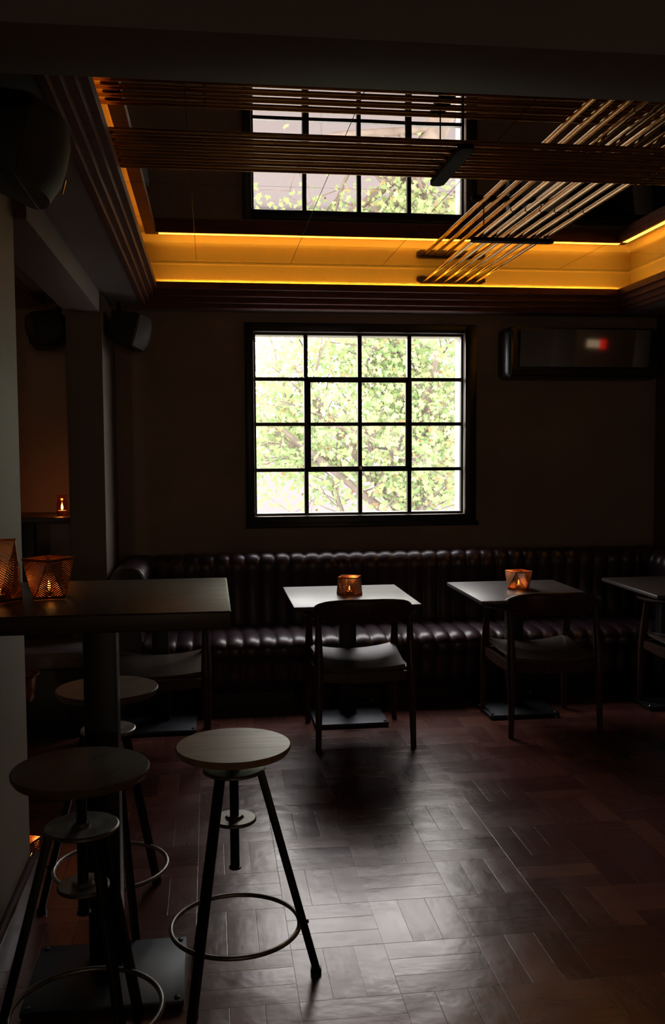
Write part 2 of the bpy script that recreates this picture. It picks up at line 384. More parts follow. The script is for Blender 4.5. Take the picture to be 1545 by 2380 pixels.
seams_x = [-.071+.648*k for k in range(-6, 6)]; seams_y = [4.745+.665*k for k in range(-4, 4)]
O1 = [-.445, 3.03, 2.45, 6.755]; L1 = [-.338, 2.905, 2.75, 6.50]; C1 = [-.50, 3.07, 2.58, 6.68]
recess(O1, L1, C1, MIR, ('trim_cornice', 'trim_cove', 'hidden warm light strip in the %s side of the gold ceiling cove', 'ceiling_mirror', 'ceiling_mirror_backing'), ('back', 'right', 'left'), seams_x, seams_y)
O2 = [-3.25, -1.085, 2.45, 6.755]; L2 = [-3.10, -1.232, 2.75, 6.50]; C2 = [-3.27, -1.05, 2.58, 6.68]
recess(O2, L2, C2, MIR, ('trim_cornice_next_room', 'trim_cove_next_room', 'hidden warm light strip in the %s side of the next room cove', 'ceiling_mirror_next_room', 'ceiling_mirror_backing_next_room'), ('back',), seams_x, seams_y)
# flat ceiling round the recesses
c = MB(); Z0, Z1 = SOF, SOF+.02
def ring_ceiling(x0, x1, O):
    c.box(x0, O[0], YB, WY, Z0, Z1); c.box(O[1], x1, YB, WY, Z0, Z1)
    c.box(O[0], O[1], YB, O[2], Z0, Z1); c.box(O[0], O[1], O[3], WY, Z0, Z1)
ring_ceiling(-.8, 3.5, O1); ring_ceiling(XL, -.8, O2); c.box(3.5, XR, YB, WY, Z0, Z1)
struct(c.build('ceiling', m_soffit), 'grey plaster ceiling')
struct(MB().box(XL, XR, YB, WY+.2, 3.15, 3.25).build('ceiling_slab', m_black))

# ------------------------------------------------------------------ window
wf = MB(); y0, y1 = WY-.03, WY+.02
ox0, ox1, oz0, oz1 = .262, 1.99, 1.117, 2.612
wf.box(ox0, WX0, y0, WY-.001, oz0, oz1); wf.box(WX1, ox1, y0, WY-.001, oz0, oz1); wf.box(WX0, WX1, y0, WY-.001, oz0, WZ0); wf.box(WX0, WX1, y0, WY-.001, WZ1, oz1)
wf.box(ox0-.004, ox1+.02, y0-.012, y0+.002, oz0-.004, oz0+.03)
wroot = wf.build('window_1', m_black, bevel=.003); struct(wroot, 'black steel window of sixteen panes with an opening middle sash')
g = MB(); gy0, gy1 = WY+.030, WY+.072
g.box(WX0-.0, WX0+.018, gy0, gy1, WZ0, WZ1); g.box(WX1-.018, WX1, gy0, gy1, WZ0, WZ1)
g.box(WX0+.018, WX1-.018, gy0, gy1, WZ0, WZ0+.018); g.box(WX0+.018, WX1-.018, gy0, gy1, WZ1-.018, WZ1)
zs = [1.539, 1.877, 2.209]; xs = [.712, 1.115, 1.490]
for x in xs: g.box(x-.015, x+.015, gy0, gy1, WZ0+.015, WZ1-.015)
for z in zs: g.box(WX0+.015, WX1-.015, gy0+.002, gy1-.002, z-.013, z+.013)
g.build('window_frame', m_black, wroot)
sa = MB(); a0, a1, b0, b1 = .697, 1.505, 1.524, 2.224; t = .048
sa.box(a0, a0+t, gy0-.02, gy0, b0, b1); sa.box(a1-t, a1, gy0-.02, gy0, b0, b1); sa.box(a0+t, a1-t, gy0-.02, gy0, b0, b0+t-.008); sa.box(a0+t, a1-t, gy0-.02, gy0, b1-t+.008, b1)
sa.build('sash', m_black, wroot, bevel=.002)
lt = MB().lathe([(.001, 0), (.018, 0), (.018, .006), (.007, .008), (.007, .022), (.013, .026), (.013, .030), (.001, .032)], 16)
lo = lt.build('latch', m_chrome, wroot, loc=(1.12, gy0-.02, 1.552)); lo.rotation_euler = (PI/2, 0, 0)
MB().box(WX0+.01, WX1-.01, WY+.048, WY+.052, WZ0+.01, WZ1-.01).build('pane', m_glass, wroot)

# ------------------------------------------------------------------ outside: street, facade, plane tree
struct(MB().box(-40, 60, 7.4, 60, -5.2, -5).build('ground', m_street), 'pale paved street seen below the window')
fo = MB().box(-30, 50, 25, 26, -5, 2.35).build('facade_building', m_facade)
tag(fo, 'pale pink rendered building across the street behind the leaves', 'building')
MB().box(-30, 50, 24.8, 26.1, 2.35, 2.6).build('parapet', m_facade, fo)
MB().box(-30, 50, 24.9, 25.0, -2.0, -1.86).build('ledge', m_street, fo)

tree = thing('plane_tree', 'tall plane tree with pale yellow green leaves outside the window', 'tree', (3.6, 12.5, -5))
TB = Vector(tree.location)
br = MB(); tips = []; rt = random.Random(11)
def branch(p, dirv, ln, rad, depth):
    pts = [p]; n = 7; dv = dirv.normalized()
    for i in range(n):
        dv = (dv+Vector((rt.uniform(-.16, .16), rt.uniform(-.16, .16), rt.uniform(-.08, .12)))).normalized()
        pts.append(pts[-1]+dv*ln/n)
    rads = [rad*(1-.5*i/n) for i in range(n+1)]
    br.tube([q-TB for q in pts], rads, 8 if rad > .03 else 5)
    for q in pts[2:]: tips.append((q, depth))
    if depth > 0:
        for k in range(4 if depth > 2 else 5):
            i = rt.randint(2, n); a = rt.uniform(0, 2*PI)
            nd = (dv*.7+Vector((math.cos(a)*1.0, math.sin(a)*.8, rt.uniform(-.35, .7)))).normalized()
            branch(pts[i], nd, ln*rt.uniform(.55, .75), rads[i]*.62, depth-1)
trunk = [(3.6, 12.5, -5), (3.5, 12.5, -2.5), (3.35, 12.5, -.6), (3.0, 12.5, .1), (2.65, 12.5, .75)]
br.tube([Vector(q)-TB for q in trunk], [.24, .21, .18, .16, .14], 14)
fk = Vector(trunk[-1])
for q, dv, ln, rd in ((fk, (-.75, -.05, .85), 2.3, .095), (fk, (.12, .1, 1), 2.3, .10), (fk, (.75, .2, .9), 2.2, .085), (Vector((3.1, 12.5, 0)), (-1, -.2, .35), 2.2, .07), (Vector((3.2, 12.5, -.2)), (1, .1, .5), 2.2, .075), (Vector((2.9, 12.5, .3)), (-.9, -.5, .75), 2.6, .07)):
    branch(q, Vector(dv), ln, rd, 3)
br.build('trunk', m_bark, tree, ang=60)
lf = MB(); sb = MB()
LEAF = [(0, 0), (.16, .10), (.52, .06), (.38, .26), (.62, .55), (.30, .52), (.16, .70), (0, 1.0), (-.16, .70), (-.30, .52), (-.62, .55), (-.38, .26), (-.52, .06), (-.16, .10)]
def leaf(p, s_):
    a, b_, c_ = rt.uniform(0, 2*PI), rt.uniform(-.9, .9), rt.uniform(-1.0, 1.0)
    Rm = Matrix.Rotation(a, 3, 'Y') @ Matrix.Rotation(b_, 3, 'X') @ Matrix.Rotation(c_, 3, 'Z')
    lf.add([p+Rm @ Vector((x*s_, .12*s_*abs(x)*2, z*s_)) for x, z in LEAF], [(0, 1, 2, 3), (0, 3, 4, 5), (0, 5, 6, 7), (0, 7, 8, 9), (0, 9, 10, 11), (0, 11, 12, 13)])
N = 0
cand = [q for q, dp in tips if dp <= 2]
while N < 15000:
    q = rt.choice(cand); p = q+Vector((rt.gauss(0, .27), rt.gauss(0, .27), rt.gauss(0, .25)))
    if p.z < .9 and rt.random() < .93: continue
    leaf(p-TB, rt.uniform(.042, .092)); N += 1
for k in range(420):
    q = rt.choice(cand); sb.ball(q+Vector((rt.gauss(0, .2), rt.gauss(0, .2), rt.gauss(0, .2)))-TB, .017, 5)
fo_ = lf.build('foliage', m_leaf, tree); fo_['kind'] = 'stuff'
so_ = sb.build('seed_balls', m_seedball, tree); so_['kind'] = 'stuff'

# ------------------------------------------------------------------ brass tube fixtures under the mirror
GA = 'brass tubes running across the ceiling recess'; GB = 'brass tubes running towards the back wall'
def tube_fixture(name, label, pos, axis, a0, a1, z, clamps, rad, joints):
    root = thing(name, label, 'ceiling fixture', (0, 0, 0))
    for p in pos:
        m_ = MB()
        A = (a0, p, z) if axis == 'x' else (p, a0, z); B = (a1, p, z) if axis == 'x' else (p, a1, z)
        m_.tube([A, B], rad, 16)
        tb = m_.build('tube', m_brass, root)
        for q in joints:
            if axis == 'x': j = MB().tube([(q-.008, p, z), (q+.008, p, z)], rad*1.22, 14)
            else: j = MB().tube([(p, q-.008, z), (p, q+.008, z)], rad*1.22, 14)
            j.build('joint_ring', m_brass, tb)
    lo_, hi_ = min(pos)-.05, max(pos)+.05
    for q in clamps:
        m_ = MB()
        for zz in (z-rad-.012,):
            h = .010; a, b_ = lo_, hi_; ch = .02
            if axis == 'x': pr = [(q-.03, a+ch), (q-.03, b_-ch), (q-.015, b_), (q+.015, b_), (q+.03, b_-ch), (q+.03, a+ch), (q+.015, a), (q-.015, a)]
            else: pr = [(a+ch, q-.03), (b_-ch, q-.03), (b_, q-.015), (b_, q+.015), (b_-ch, q+.03), (a+ch, q+.03), (a, q+.015), (a, q-.015)]
            m_.loft([[Vector((x, y, zz+dz)) for x, y in pr] for dz in (-h, h)])
        m_.build('clamp', m_clamp, root)
        for k in (.15, .85):
            s_ = lo_+(hi_-lo_)*k
            P = (q, s_) if axis == 'x' else (s_, q)
            MB().tube([(P[0], P[1], z-rad-.002), (P[0], P[1], MIR-.001)], .003, 8).build('hanger_rod', m_clamp, root)
    return root
posA = [3.62+.083*k for k in range(6)]; posB = [1.535+.076*k for k in range(6)]
ZA, ZB = 2.855, 2.885
tube_fixture('brass_tube_light', 'row of six brass tubes hung sideways across the mirrored recess', posA, 'x', -.46, 3.04, ZA, (.99, 2.75), .0125, (.0, 1.9))
fb = tube_fixture('brass_tube_light', 'row of six brass tubes running front to back at the right', posB, 'y', 2.66, 6.66, ZB+.005, (5.28,), .0125, (3.3, 4.7))
ep = MB(); a, b_ = min(posB)-.06, max(posB)+.06
ep.loft([[Vector((x, y, z)) for x, z in ((a, ZB+.018), (b_, ZB+.018), (b_, ZB-.006), (b_-.03, ZB-.022), (a+.03, ZB-.022), (a, ZB-.006))] for y in (6.655, 6.679)])
ep.build('end_plate', m_brass, fb)

# ------------------------------------------------------------------ air conditioner
ac = thing('air_conditioner', 'dark wall air conditioner with a mirror front right of the window', 'air conditioner', (2.765, WY, 2.20))
def rrect(hw, z0, z1, r_, n=6):
    o = []
    for cx, cz, a0 in ((hw-r_, z1-r_, 0), (-hw+r_, z1-r_, PI/2), (-hw+r_, z0+r_, PI), (hw-r_, z0+r_, 1.5*PI)):
        for k in range(n+1): o.append((cx+r_*math.cos(a0+k*PI/2/n), cz+r_*math.sin(a0+k*PI/2/n)))
    return o
bd = MB(); prof = [(0, 1.0), (-.06, 1.0), (-.13, .998), (-.17, .985), (-.19, .96)]
bd.loft([[Vector((x*s_, y, .19+(z-.19)*s_)) for x, z in rrect(.60, 0, .385, .05)] for y, s_ in prof])
bd.build('body', m_acbody, ac)
pn = MB(); rows = []
for i in range(9):
    zz = .09+.27*i/8; yy = -.198-.033*(i/8)
    rows.append([Vector((x, yy, zz)) for x in (-.50, -.3, -.1, .1, .3, .50)])
vs_ = [p for r__ in rows for p in r__]+[p+Vector((0, .012, 0)) for r__ in rows for p in r__]
fs_ = []
for i in range(8):
    for k in range(5):
        a_ = i*6+k; fs_ += [(a_, a_+1, a_+7, a_+6), (54+a_, 54+a_+6, 54+a_+7, 54+a_+1)]
pn.add(vs_, fs_); pn.build('front_panel', m_acfront, ac)
lv = MB(); lv.loft([[Vector((x, y, z)) for y, z in ((-.175, .01), (-.205, .03), (-.207, .075), (-.19, .08), (-.18, .03))] for x in (-.55, .55)]); lv.build('louvre', m_acbody, ac)
ec = MB(); ec.loft([[Vector((x, y, z)) for y, z in ((-.18, .01), (-.21, .035), (-.212, .33), (-.195, .36), (-.18, .34), (-.18, .04))] for x in (-.565, -.55)]); ec.build('end_trim', m_acbody, ac)

# ------------------------------------------------------------------ speakers
def make_speaker(name, label, loc, side):
    """long wall speaker with bulging cloth front, facing local +X and tipped down"""
    root = thing(name, label, 'speaker', loc, 0 if side > 0 else PI)
    W, H, D = .38, .215, .17; tilt = Matrix.Rotation(math.radians(14), 4, 'Y')
    def sec(y, grow=0):
        return [(0, -H*.36), (0, H*.40), (D*.85, H/2), (D, H/2), (D, -H/2), (D*.85, -H/2)]
    b = MB(); b.loft([[tilt @ Vector((x, y, z)) for x, z in sec(y)] for y in (-W/2, W/2)]); b.build('cabinet', m_spk, root, bevel=.004)
    gr = MB(); rings = []
    for i in range(13):
        s_ = -1+2*i/12; y = s_*(W/2-.008); bul = .075*(1-s_*s_)+.006
        rings.append([tilt @ Vector(q) for q in ((D-.002, y, -H/2+.003), (D+bul*.7, y, -H/2+.003), (D+bul, y, -H/4), (D+bul*1.04, y, 0), (D+bul, y, H/4), (D+bul*.8, y, H/2-.003), (D-.002, y, H/2-.003))])
    gr.loft(rings); gr.build('grille', m_grille, root)
    MB().box(-.025, .03, -.03, .03, -.03, .03).build('bracket', m_spk, root, bevel=.003)
    MB().lathe([(.001, -.01), (.022, -.01), (.022, .055), (.001, .06)], 12, (.06, -W*.32, H*.40)).build('mount_knob', m_spk, root)
    lg = MB().box(D+.068, D+.072, .10, .105, -.06, -.02, tilt); lg.build('badge', m_chrome, root)
    return root
make_speaker('wall_speaker', 'large black speaker with a bulging grey front hung at top left foreground', (-.633, 2.78, 2.545), 1)
make_speaker('wall_speaker', 'black speaker on the right face of the far pillar', (-.625, 6.43, 2.505), 1)
make_speaker('wall_speaker', 'black speaker on the left face of the far pillar in the next room', (-.925, 6.43, 2.505), -1)

# ------------------------------------------------------------------ banquette
ban = thing('banquette_sofa', 'dark oxblood channelled leather banquette along the back wall', 'sofa', (1.38, WY, 0))
BO = Vector((1.38, WY, 0))
def path_pts(pts, rad, step):
    """polyline with rounded corners sampled evenly"""
    out = []
    P = [Vector(p) for p in pts]
    segs = [P[0]]
    for i in range(1, len(P)-1):
        a = (P[i-1]-P[i]).normalized(); b_ = (P[i+1]-P[i]).normalized()
        s0 = P[i]+a*rad; s1 = P[i]+b_*rad
        for k in range(9):
            t = k/8; segs.append(s0*(1-t)**2+P[i]*2*t*(1-t)+s1*t*t)
    segs.append(P[-1])
    L = [0]
    for i in range(1, len(segs)): L.append(L[-1]+(segs[i]-segs[i-1]).length)
    n = max(2, round(L[-1]/step)); j = 0
    for k in range(n+1):
        s_ = L[-1]*k/n
        while j < len(L)-2 and L[j+1] < s_: j += 1
        t = (s_-L[j])/max(1e-9, L[j+1]-L[j]); out.append((segs[j].lerp(segs[j+1], t), s_, (segs[j+1]-segs[j]).normalized()))
    return out, L[-1]
RIB = .108; SUB = 10
def ribbed(name, path, prof, bulge, rad=.14, shrink_end=True):
    nr = None
    pp, L = path_pts(path, rad, RIB/SUB)
    nr = max(1, round(L/RIB)); rib = L/nr
    pn_ = []
    for i, (u, v) in enumerate(prof):
        a = prof[max(0, i-1)]; b_ = prof[min(len(prof)-1, i+1)]
        tx, tz = b_[0]-a[0], b_[1]-a[1]; q = math.hypot(tx, tz) or 1
        pn_.append((tz/q, -tx/q))
    rings = []
    for p, s_, t in pp:
        nrm = Vector((t.y, -t.x, 0))       # to the right of travel: into the room
        ph = (s_/rib) % 1.0
        bl = bulge*(math.sqrt(max(0, 1-(2*ph-1)**2))-.6)
        ring = []
        for (u, v), (nu, nv) in zip(prof, pn_):
            k = 1.0 if u > .03 else .0
            ring.append(p+nrm*(u+nu*bl*k)+Vector((0, 0, v+nv*bl*k))-BO)
        rings.append(ring)
    m_ = MB(); m_.loft(rings); return m_.build(name, m_leather, ban, ang=70)
back_prof = [(.004, .36), (.205, .36), (.210, .42), (.205, .50), (.203, .60), (.205, .70), (.214, .78), (.222, .82), (.226, .855), (.218, .890), (.196, .918), (.160, .934), (.115, .936), (.065, .926), (.025, .900), (.004, .86)]
# the normals above point inward/outward by travel of the profile; flip so the channels bulge outward
back_prof = back_prof[::-1]
def flip(pr): return pr
ribbed('backrest', [(-.655, 6.17, 0), (-.655, WY-.005, 0), (3.415, WY-.005, 0), (3.415, 6.17, 0)], [(u, v) for u, v in back_prof], -.020, rad=.10)
seat_prof = [(.17, .30), (.17, .425), (.25, .437), (.35, .442), (.50, .446), (.64, .450), (.74, .447), (.80, .436), (.835, .412), (.85, .380), (.845, .345), (.825, .32), (.815, .28), (.808, .20), (.80, .11), (.79, .10), (.17, .10)]
ribbed('seat_cushion', [(-.445, WY-.005, 0), (3.20, WY-.005, 0)], seat_prof, -.020)
MB().box(-.64-BO.x, 3.40-BO.x, -.76, -.02, .0, .11).build('plinth', m_blackpaint, ban)
for x0, x1 in ((-.655, -.445), (3.205, 3.415)):
    MB().box(x0-BO.x, x1-BO.x, -.775, -.03, .11, .40).build('arm_base', m_leather, ban, bevel=.02)
def endcap(x, sgn):
    pr = [(u, v) for u, v in back_prof]
    m_ = MB(); m_.loft([[Vector((x+sgn*u*.97-BO.x, y-WY, v*.995)) for u, v in pr] for y in (6.155, 6.175)]); m_.build('arm_end', m_leather, ban, bevel=0)
endcap(-.655, 1); endcap(3.415, -1)

# ------------------------------------------------------------------ pedestal tables
def make_table(width, label, loc, name='pedestal_table'):
    root = thing(name, label, 'table', loc, 0, None)
    w_ = width/2; TZ = .80
    MB().box(-w_, w_, -.408, .408, TZ-.024, TZ).build('tabletop', m_table, root, bevel=.004)
    MB().box(-.13, .17, -.02, .28, TZ-.036, TZ-.0245).build('top_bracket', m_blackpaint, root)
    MB().box(-.03, .07, .13, .22, .028, TZ-.0365).build('column', m_blackpaint, root, bevel=.004)
    bp = MB().box(-.215, .235, -.09, .43, .008, .028).build('base_plate', m_gunmetal, root, bevel=.003)
    for x in (-.195, .215):
        for y in (-.07, .41):
            MB().lathe([(.001, 0), (.010, 0), (.010, .030), (.007, .034), (.001, .035)], 12, (x, y, 0)).build('levelling_bolt', m_chrome, bp)
    return root
GT = 'small pedestal tables in front of the banquette'
t1 = make_table(.735, 'small square pedestal table shining white under the window', (.826, 5.66, 0)); t1['group'] = GT
t2 = dup(t1, 'small square pedestal table right of the window with a lantern', (1.925, 5.70, 0), 0, GT)
t0 = dup(t1, 'small pedestal table behind the high table, mostly hidden', (-.335, 5.67, 0), 0, GT)
t3 = make_table(.66, 'small pedestal table cut off by the right edge', (2.985, 5.74, 0)); t3['group'] = GT

# ------------------------------------------------------------------ armchairs
def make_chair(label, loc, rz=0):
    """wooden armchair, back towards local -Y"""
    root = thing('wooden_armchair', label, 'chair', loc, rz)
    # legs
    for sx in (-1, 1):
        for ys, yt, zt, nm in ((-.285, -.215, .755, 'rear'), (.285, .215, .715, 'front')):
            b = Vector((sx*.272, ys, 0)); mid = Vector((sx*.262, (ys*.9+yt*.1), .42)); tp = Vector((sx*.268 if nm == 'front' else sx*.262, yt, zt))
            pts = []; rads = []
            for i in range(15):
                t = i/14; p = b*(1-t)**2+mid*2*t*(1-t)+tp*t*t
                z_ = t; pts.append(p); rads.append(.0165+.0115*math.exp(-((z_-.52)/.26)**2)-.003*max(0, z_-.85)/.15)
            MB().tube(pts, rads, 14).build('leg', m_chair, root)
    # curved back and arm rail in one sweep
    rings = []; n = 44
    for i in range(n+1):
        t = -1+2*i/n; a = abs(t)
        ang = t*PI*.5
        # half-oval in plan running into straight arms
        if a < .68:
            th = t/.68*PI/2; sn, cs = math.sin(th), math.cos(th); e_ = .72
            x = .287*math.copysign(abs(sn)**e_, sn); y = -.075-.215*max(cs, 1e-6)**e_
            tx, ty = math.cos(th)*.287*e_*max(abs(sn), .12)**(e_-1), .215*math.sin(th)*e_*max(cs, .12)**(e_-1)
        else:
            q = (a-.68)/.32; x = math.copysign(.287+.006*math.sin(q*PI), t); y = -.075+q*.355; tx, ty = 0, math.copysign(1, t)
        L_ = math.hypot(tx, ty); tx /= L_; ty /= L_
        nx, ny = ty, -tx                      # outward
        k = max(0, 1-(a/.50)**2)
        hh = .020+.088*max(0, 1-(a/.56)**3) if a < .56 else .020
        ww = .030+.028*min(1, max(0, (a-.38)/.3))
        if a > .93: ww *= 1-.35*(a-.93)/.07
        zc = .722+.022*math.exp(-((a-.55)/.2)**2)-.010*max(0, a-.7)/.3
        zt_ = zc+.012+ (.118*max(0, 1-(a/.62)**2.6) if a < .62 else 0)
        zb = zc-.012+ (.004*max(0, 1-(a/.6)**2))
        sec = []
        for u in range(12):
            fa = 2*PI*u/12; cx_ = math.cos(fa); sz = math.sin(fa)
            cx_ = math.copysign(abs(cx_)**.7, cx_); sz = math.copysign(abs(sz)**.7, sz)
            lean = (.5+sz*.5)*.018*k
            sec.append(Vector((x+nx*(cx_*ww/2+lean), y+ny*(cx_*ww/2+lean), (zt_+zb)/2+sz*(zt_-zb)/2)))
        rings.append(sec)
    m_ = MB(); m_.loft(rings); m_.build('back_and_arm_rail', m_chair, root, ang=60)
    # saddle seat
    nx_, ny_ = 16, 14; top = []; bot = []
    for j in range(ny_+1):
        v = j/ny_; y = -.235+.50*v; hw = .235+.030*v
        for i in range(nx_+1):
            u = -1+2*i/nx_; x = u*hw
            yy = y+(.012*(1-u*u) if j == ny_ else 0)
            z = .449+.034*abs(u)**2.2*(.45+.55*v)+.012*(v**3)-.004*(1-abs(u))
            top.append(Vector((x, yy, z))); bot.append(Vector((x*.97, yy*.98, z-.024)))
    W_ = nx_+1; H_ = ny_+1; vs_ = top+bot; K = len(top); fs_ = []
    for j in range(ny_):
        for i in range(nx_):
            a_ = j*W_+i; fs_.append((a_, a_+1, a_+W_+1, a_+W_)); fs_.append((K+a_, K+a_+W_, K+a_+W_+1, K+a_+1))
    for i in range(nx_):
        fs_.append((i, K+i, K+i+1, i+1)); a_ = ny_*W_+i; fs_.append((a_, a_+1, K+a_+1, K+a_))
    for j in range(ny_):
        a_ = j*W_; fs_.append((a_, a_+W_, K+a_+W_, K+a_)); a_ = j*W_+nx_; fs_.append((a_, K+a_, K+a_+W_, a_+W_))
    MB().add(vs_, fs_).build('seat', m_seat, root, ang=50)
    # aprons, slightly bowed
    for nm, P in (('r', [(-.255, -.262), (.255, -.262)]), ('f', [(-.262, .255), (.262, .255)]), ('a', [(-.262, -.25), (-.266, .25)]), ('b', [(.262, -.25), (.266, .25)])):
        (xa, ya), (xb, yb) = P; rg = []
        for i in range(9):
            t = i/8; x = xa+(xb-xa)*t; y = ya+(yb-ya)*t; bow = .014*(1-(2*t-1)**2)
            dx, dy = (0, 1) if nm in 'rf' else (1, 0)
            rg.append([Vector((x+dx*s_*.010, y+dy*s_*.010, z)) for s_, z in ((-1, .385-bow), (1, .385-bow), (1, .432), (-1, .432))])
        MB().loft(rg).build('seat_rail', m_chair, root, bevel=0)
    return root
GC = 'wooden armchairs facing the banquette'
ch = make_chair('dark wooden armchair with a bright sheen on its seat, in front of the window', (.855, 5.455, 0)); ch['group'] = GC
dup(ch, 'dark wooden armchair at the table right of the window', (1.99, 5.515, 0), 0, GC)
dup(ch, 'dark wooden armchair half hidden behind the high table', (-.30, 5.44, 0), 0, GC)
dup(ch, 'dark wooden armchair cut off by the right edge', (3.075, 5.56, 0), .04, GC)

# ------------------------------------------------------------------ bar stools
def make_stool(label, loc, seat_z, mat, rot):
    root = thing('bar_stool', label, 'stool', loc, rot)
    s_ = seat_z
    MB().lathe([(.001, s_-.030), (.150, s_-.030), (.172, s_-.024), (.180, s_-.012), (.181, s_-.004), (.178, s_), (.001, s_+.0005)], 64).build('seat', mat, root, ang=40)
    MB().lathe([(.001, s_-.052), (.030, s_-.052), (.040, s_-.040), (.085, s_-.034), (.085, s_-.0305), (.001, s_-.0305)], 28).build('seat_bracket', m_rawsteel, root)
    sw = MB(); zz = s_-.40; prof = [(.001, zz), (.019, zz), (.019, zz+.006), (.0145, zz+.007)]
    z = zz+.01
    while z < s_-.055: prof += [(.0150, z), (.0135, z+.003)]; z += .006
    prof += [(.015, s_-.052), (.001, s_-.052)]
    sw.lathe(prof, 20).build('screw_pole', m_legsteel, root)
    MB().lathe([(.017, .672), (.094, .672), (.098, .675), (.098, .681), (.094, .684), (.022, .684), (.022, .692), (.017, .692)], 44).build('top_plate', m_rawsteel, root)
    MB().lathe([(.017, .517), (.026, .510), (.066, .510), (.069, .513), (.069, .519), (.066, .522), (.030, .522), (.024, .530), (.017, .530)], 40).build('lower_plate', m_rawsteel, root)
    for k in range(3):
        a_ = k*2*PI/3; dx, dy = math.cos(a_), math.sin(a_)
        l_ = MB().bar((dx*.082, dy*.082, .672), (dx*.258, dy*.258, .004), .024, .024, up=(dx, dy, .2)).build('leg', m_legsteel, root, bevel=.002)
        MB().box(-.020, .014, -.009, .009, 0, .016, Matrix.Translation((dx*.258, dy*.258, 0)) @ Matrix.Rotation(a_, 4, 'Z')).build('foot', m_legsteel, l_)
        MB().lathe([(.001, 0), (.006, 0), (.006, .008), (.001, .009)], 10).build('bolt', m_legsteel, l_).matrix_local = Matrix.Translation((dx*.224, dy*.224, .17)) @ Matrix.Rotation(a_, 4, 'Z') @ Matrix.Rotation(PI/2, 4, 'Y')
    MB().tube([(.203*math.cos(2*PI*k/72), .203*math.sin(2*PI*k/72), .172) for k in range(72)], .0075, 12, loop=True).build('foot_ring', m_rawsteel, root)
    return root
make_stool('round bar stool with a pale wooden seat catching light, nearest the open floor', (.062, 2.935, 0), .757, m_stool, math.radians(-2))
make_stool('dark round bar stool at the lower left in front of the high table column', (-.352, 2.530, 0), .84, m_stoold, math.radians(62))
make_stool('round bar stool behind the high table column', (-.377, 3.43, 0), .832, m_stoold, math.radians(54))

# ------------------------------------------------------------------ high table
ht = thing('high_table', 'dark high bar table at the left with lanterns on top', 'table', (-.335, 3.06, 0))
MB().box(-.375, .391, -.362, .375, 1.166, 1.22).build('tabletop', m_high, ht, bevel=.006, seg=3)
MB().box(-.2, .2, -.2, .2, 1.152, 1.1655).build('top_bracket', m_blackpaint, ht)
MB().box(-.068, .034, -.06, .05, .026, 1.1525).build('column', m_blackpaint, ht, bevel=.004)
bpl = MB().box(-.245, .235, -.278, .104, .006, .026).build('base_plate', m_gunmetal, ht, bevel=.003)
for x in (-.225, .215):
    for y in (-.258, .084): MB().lathe([(.001, 0), (.009, 0), (.009, .030), (.001, .032)], 12, (x, y, 0)).build('levelling_bolt', m_blackpaint, bpl)

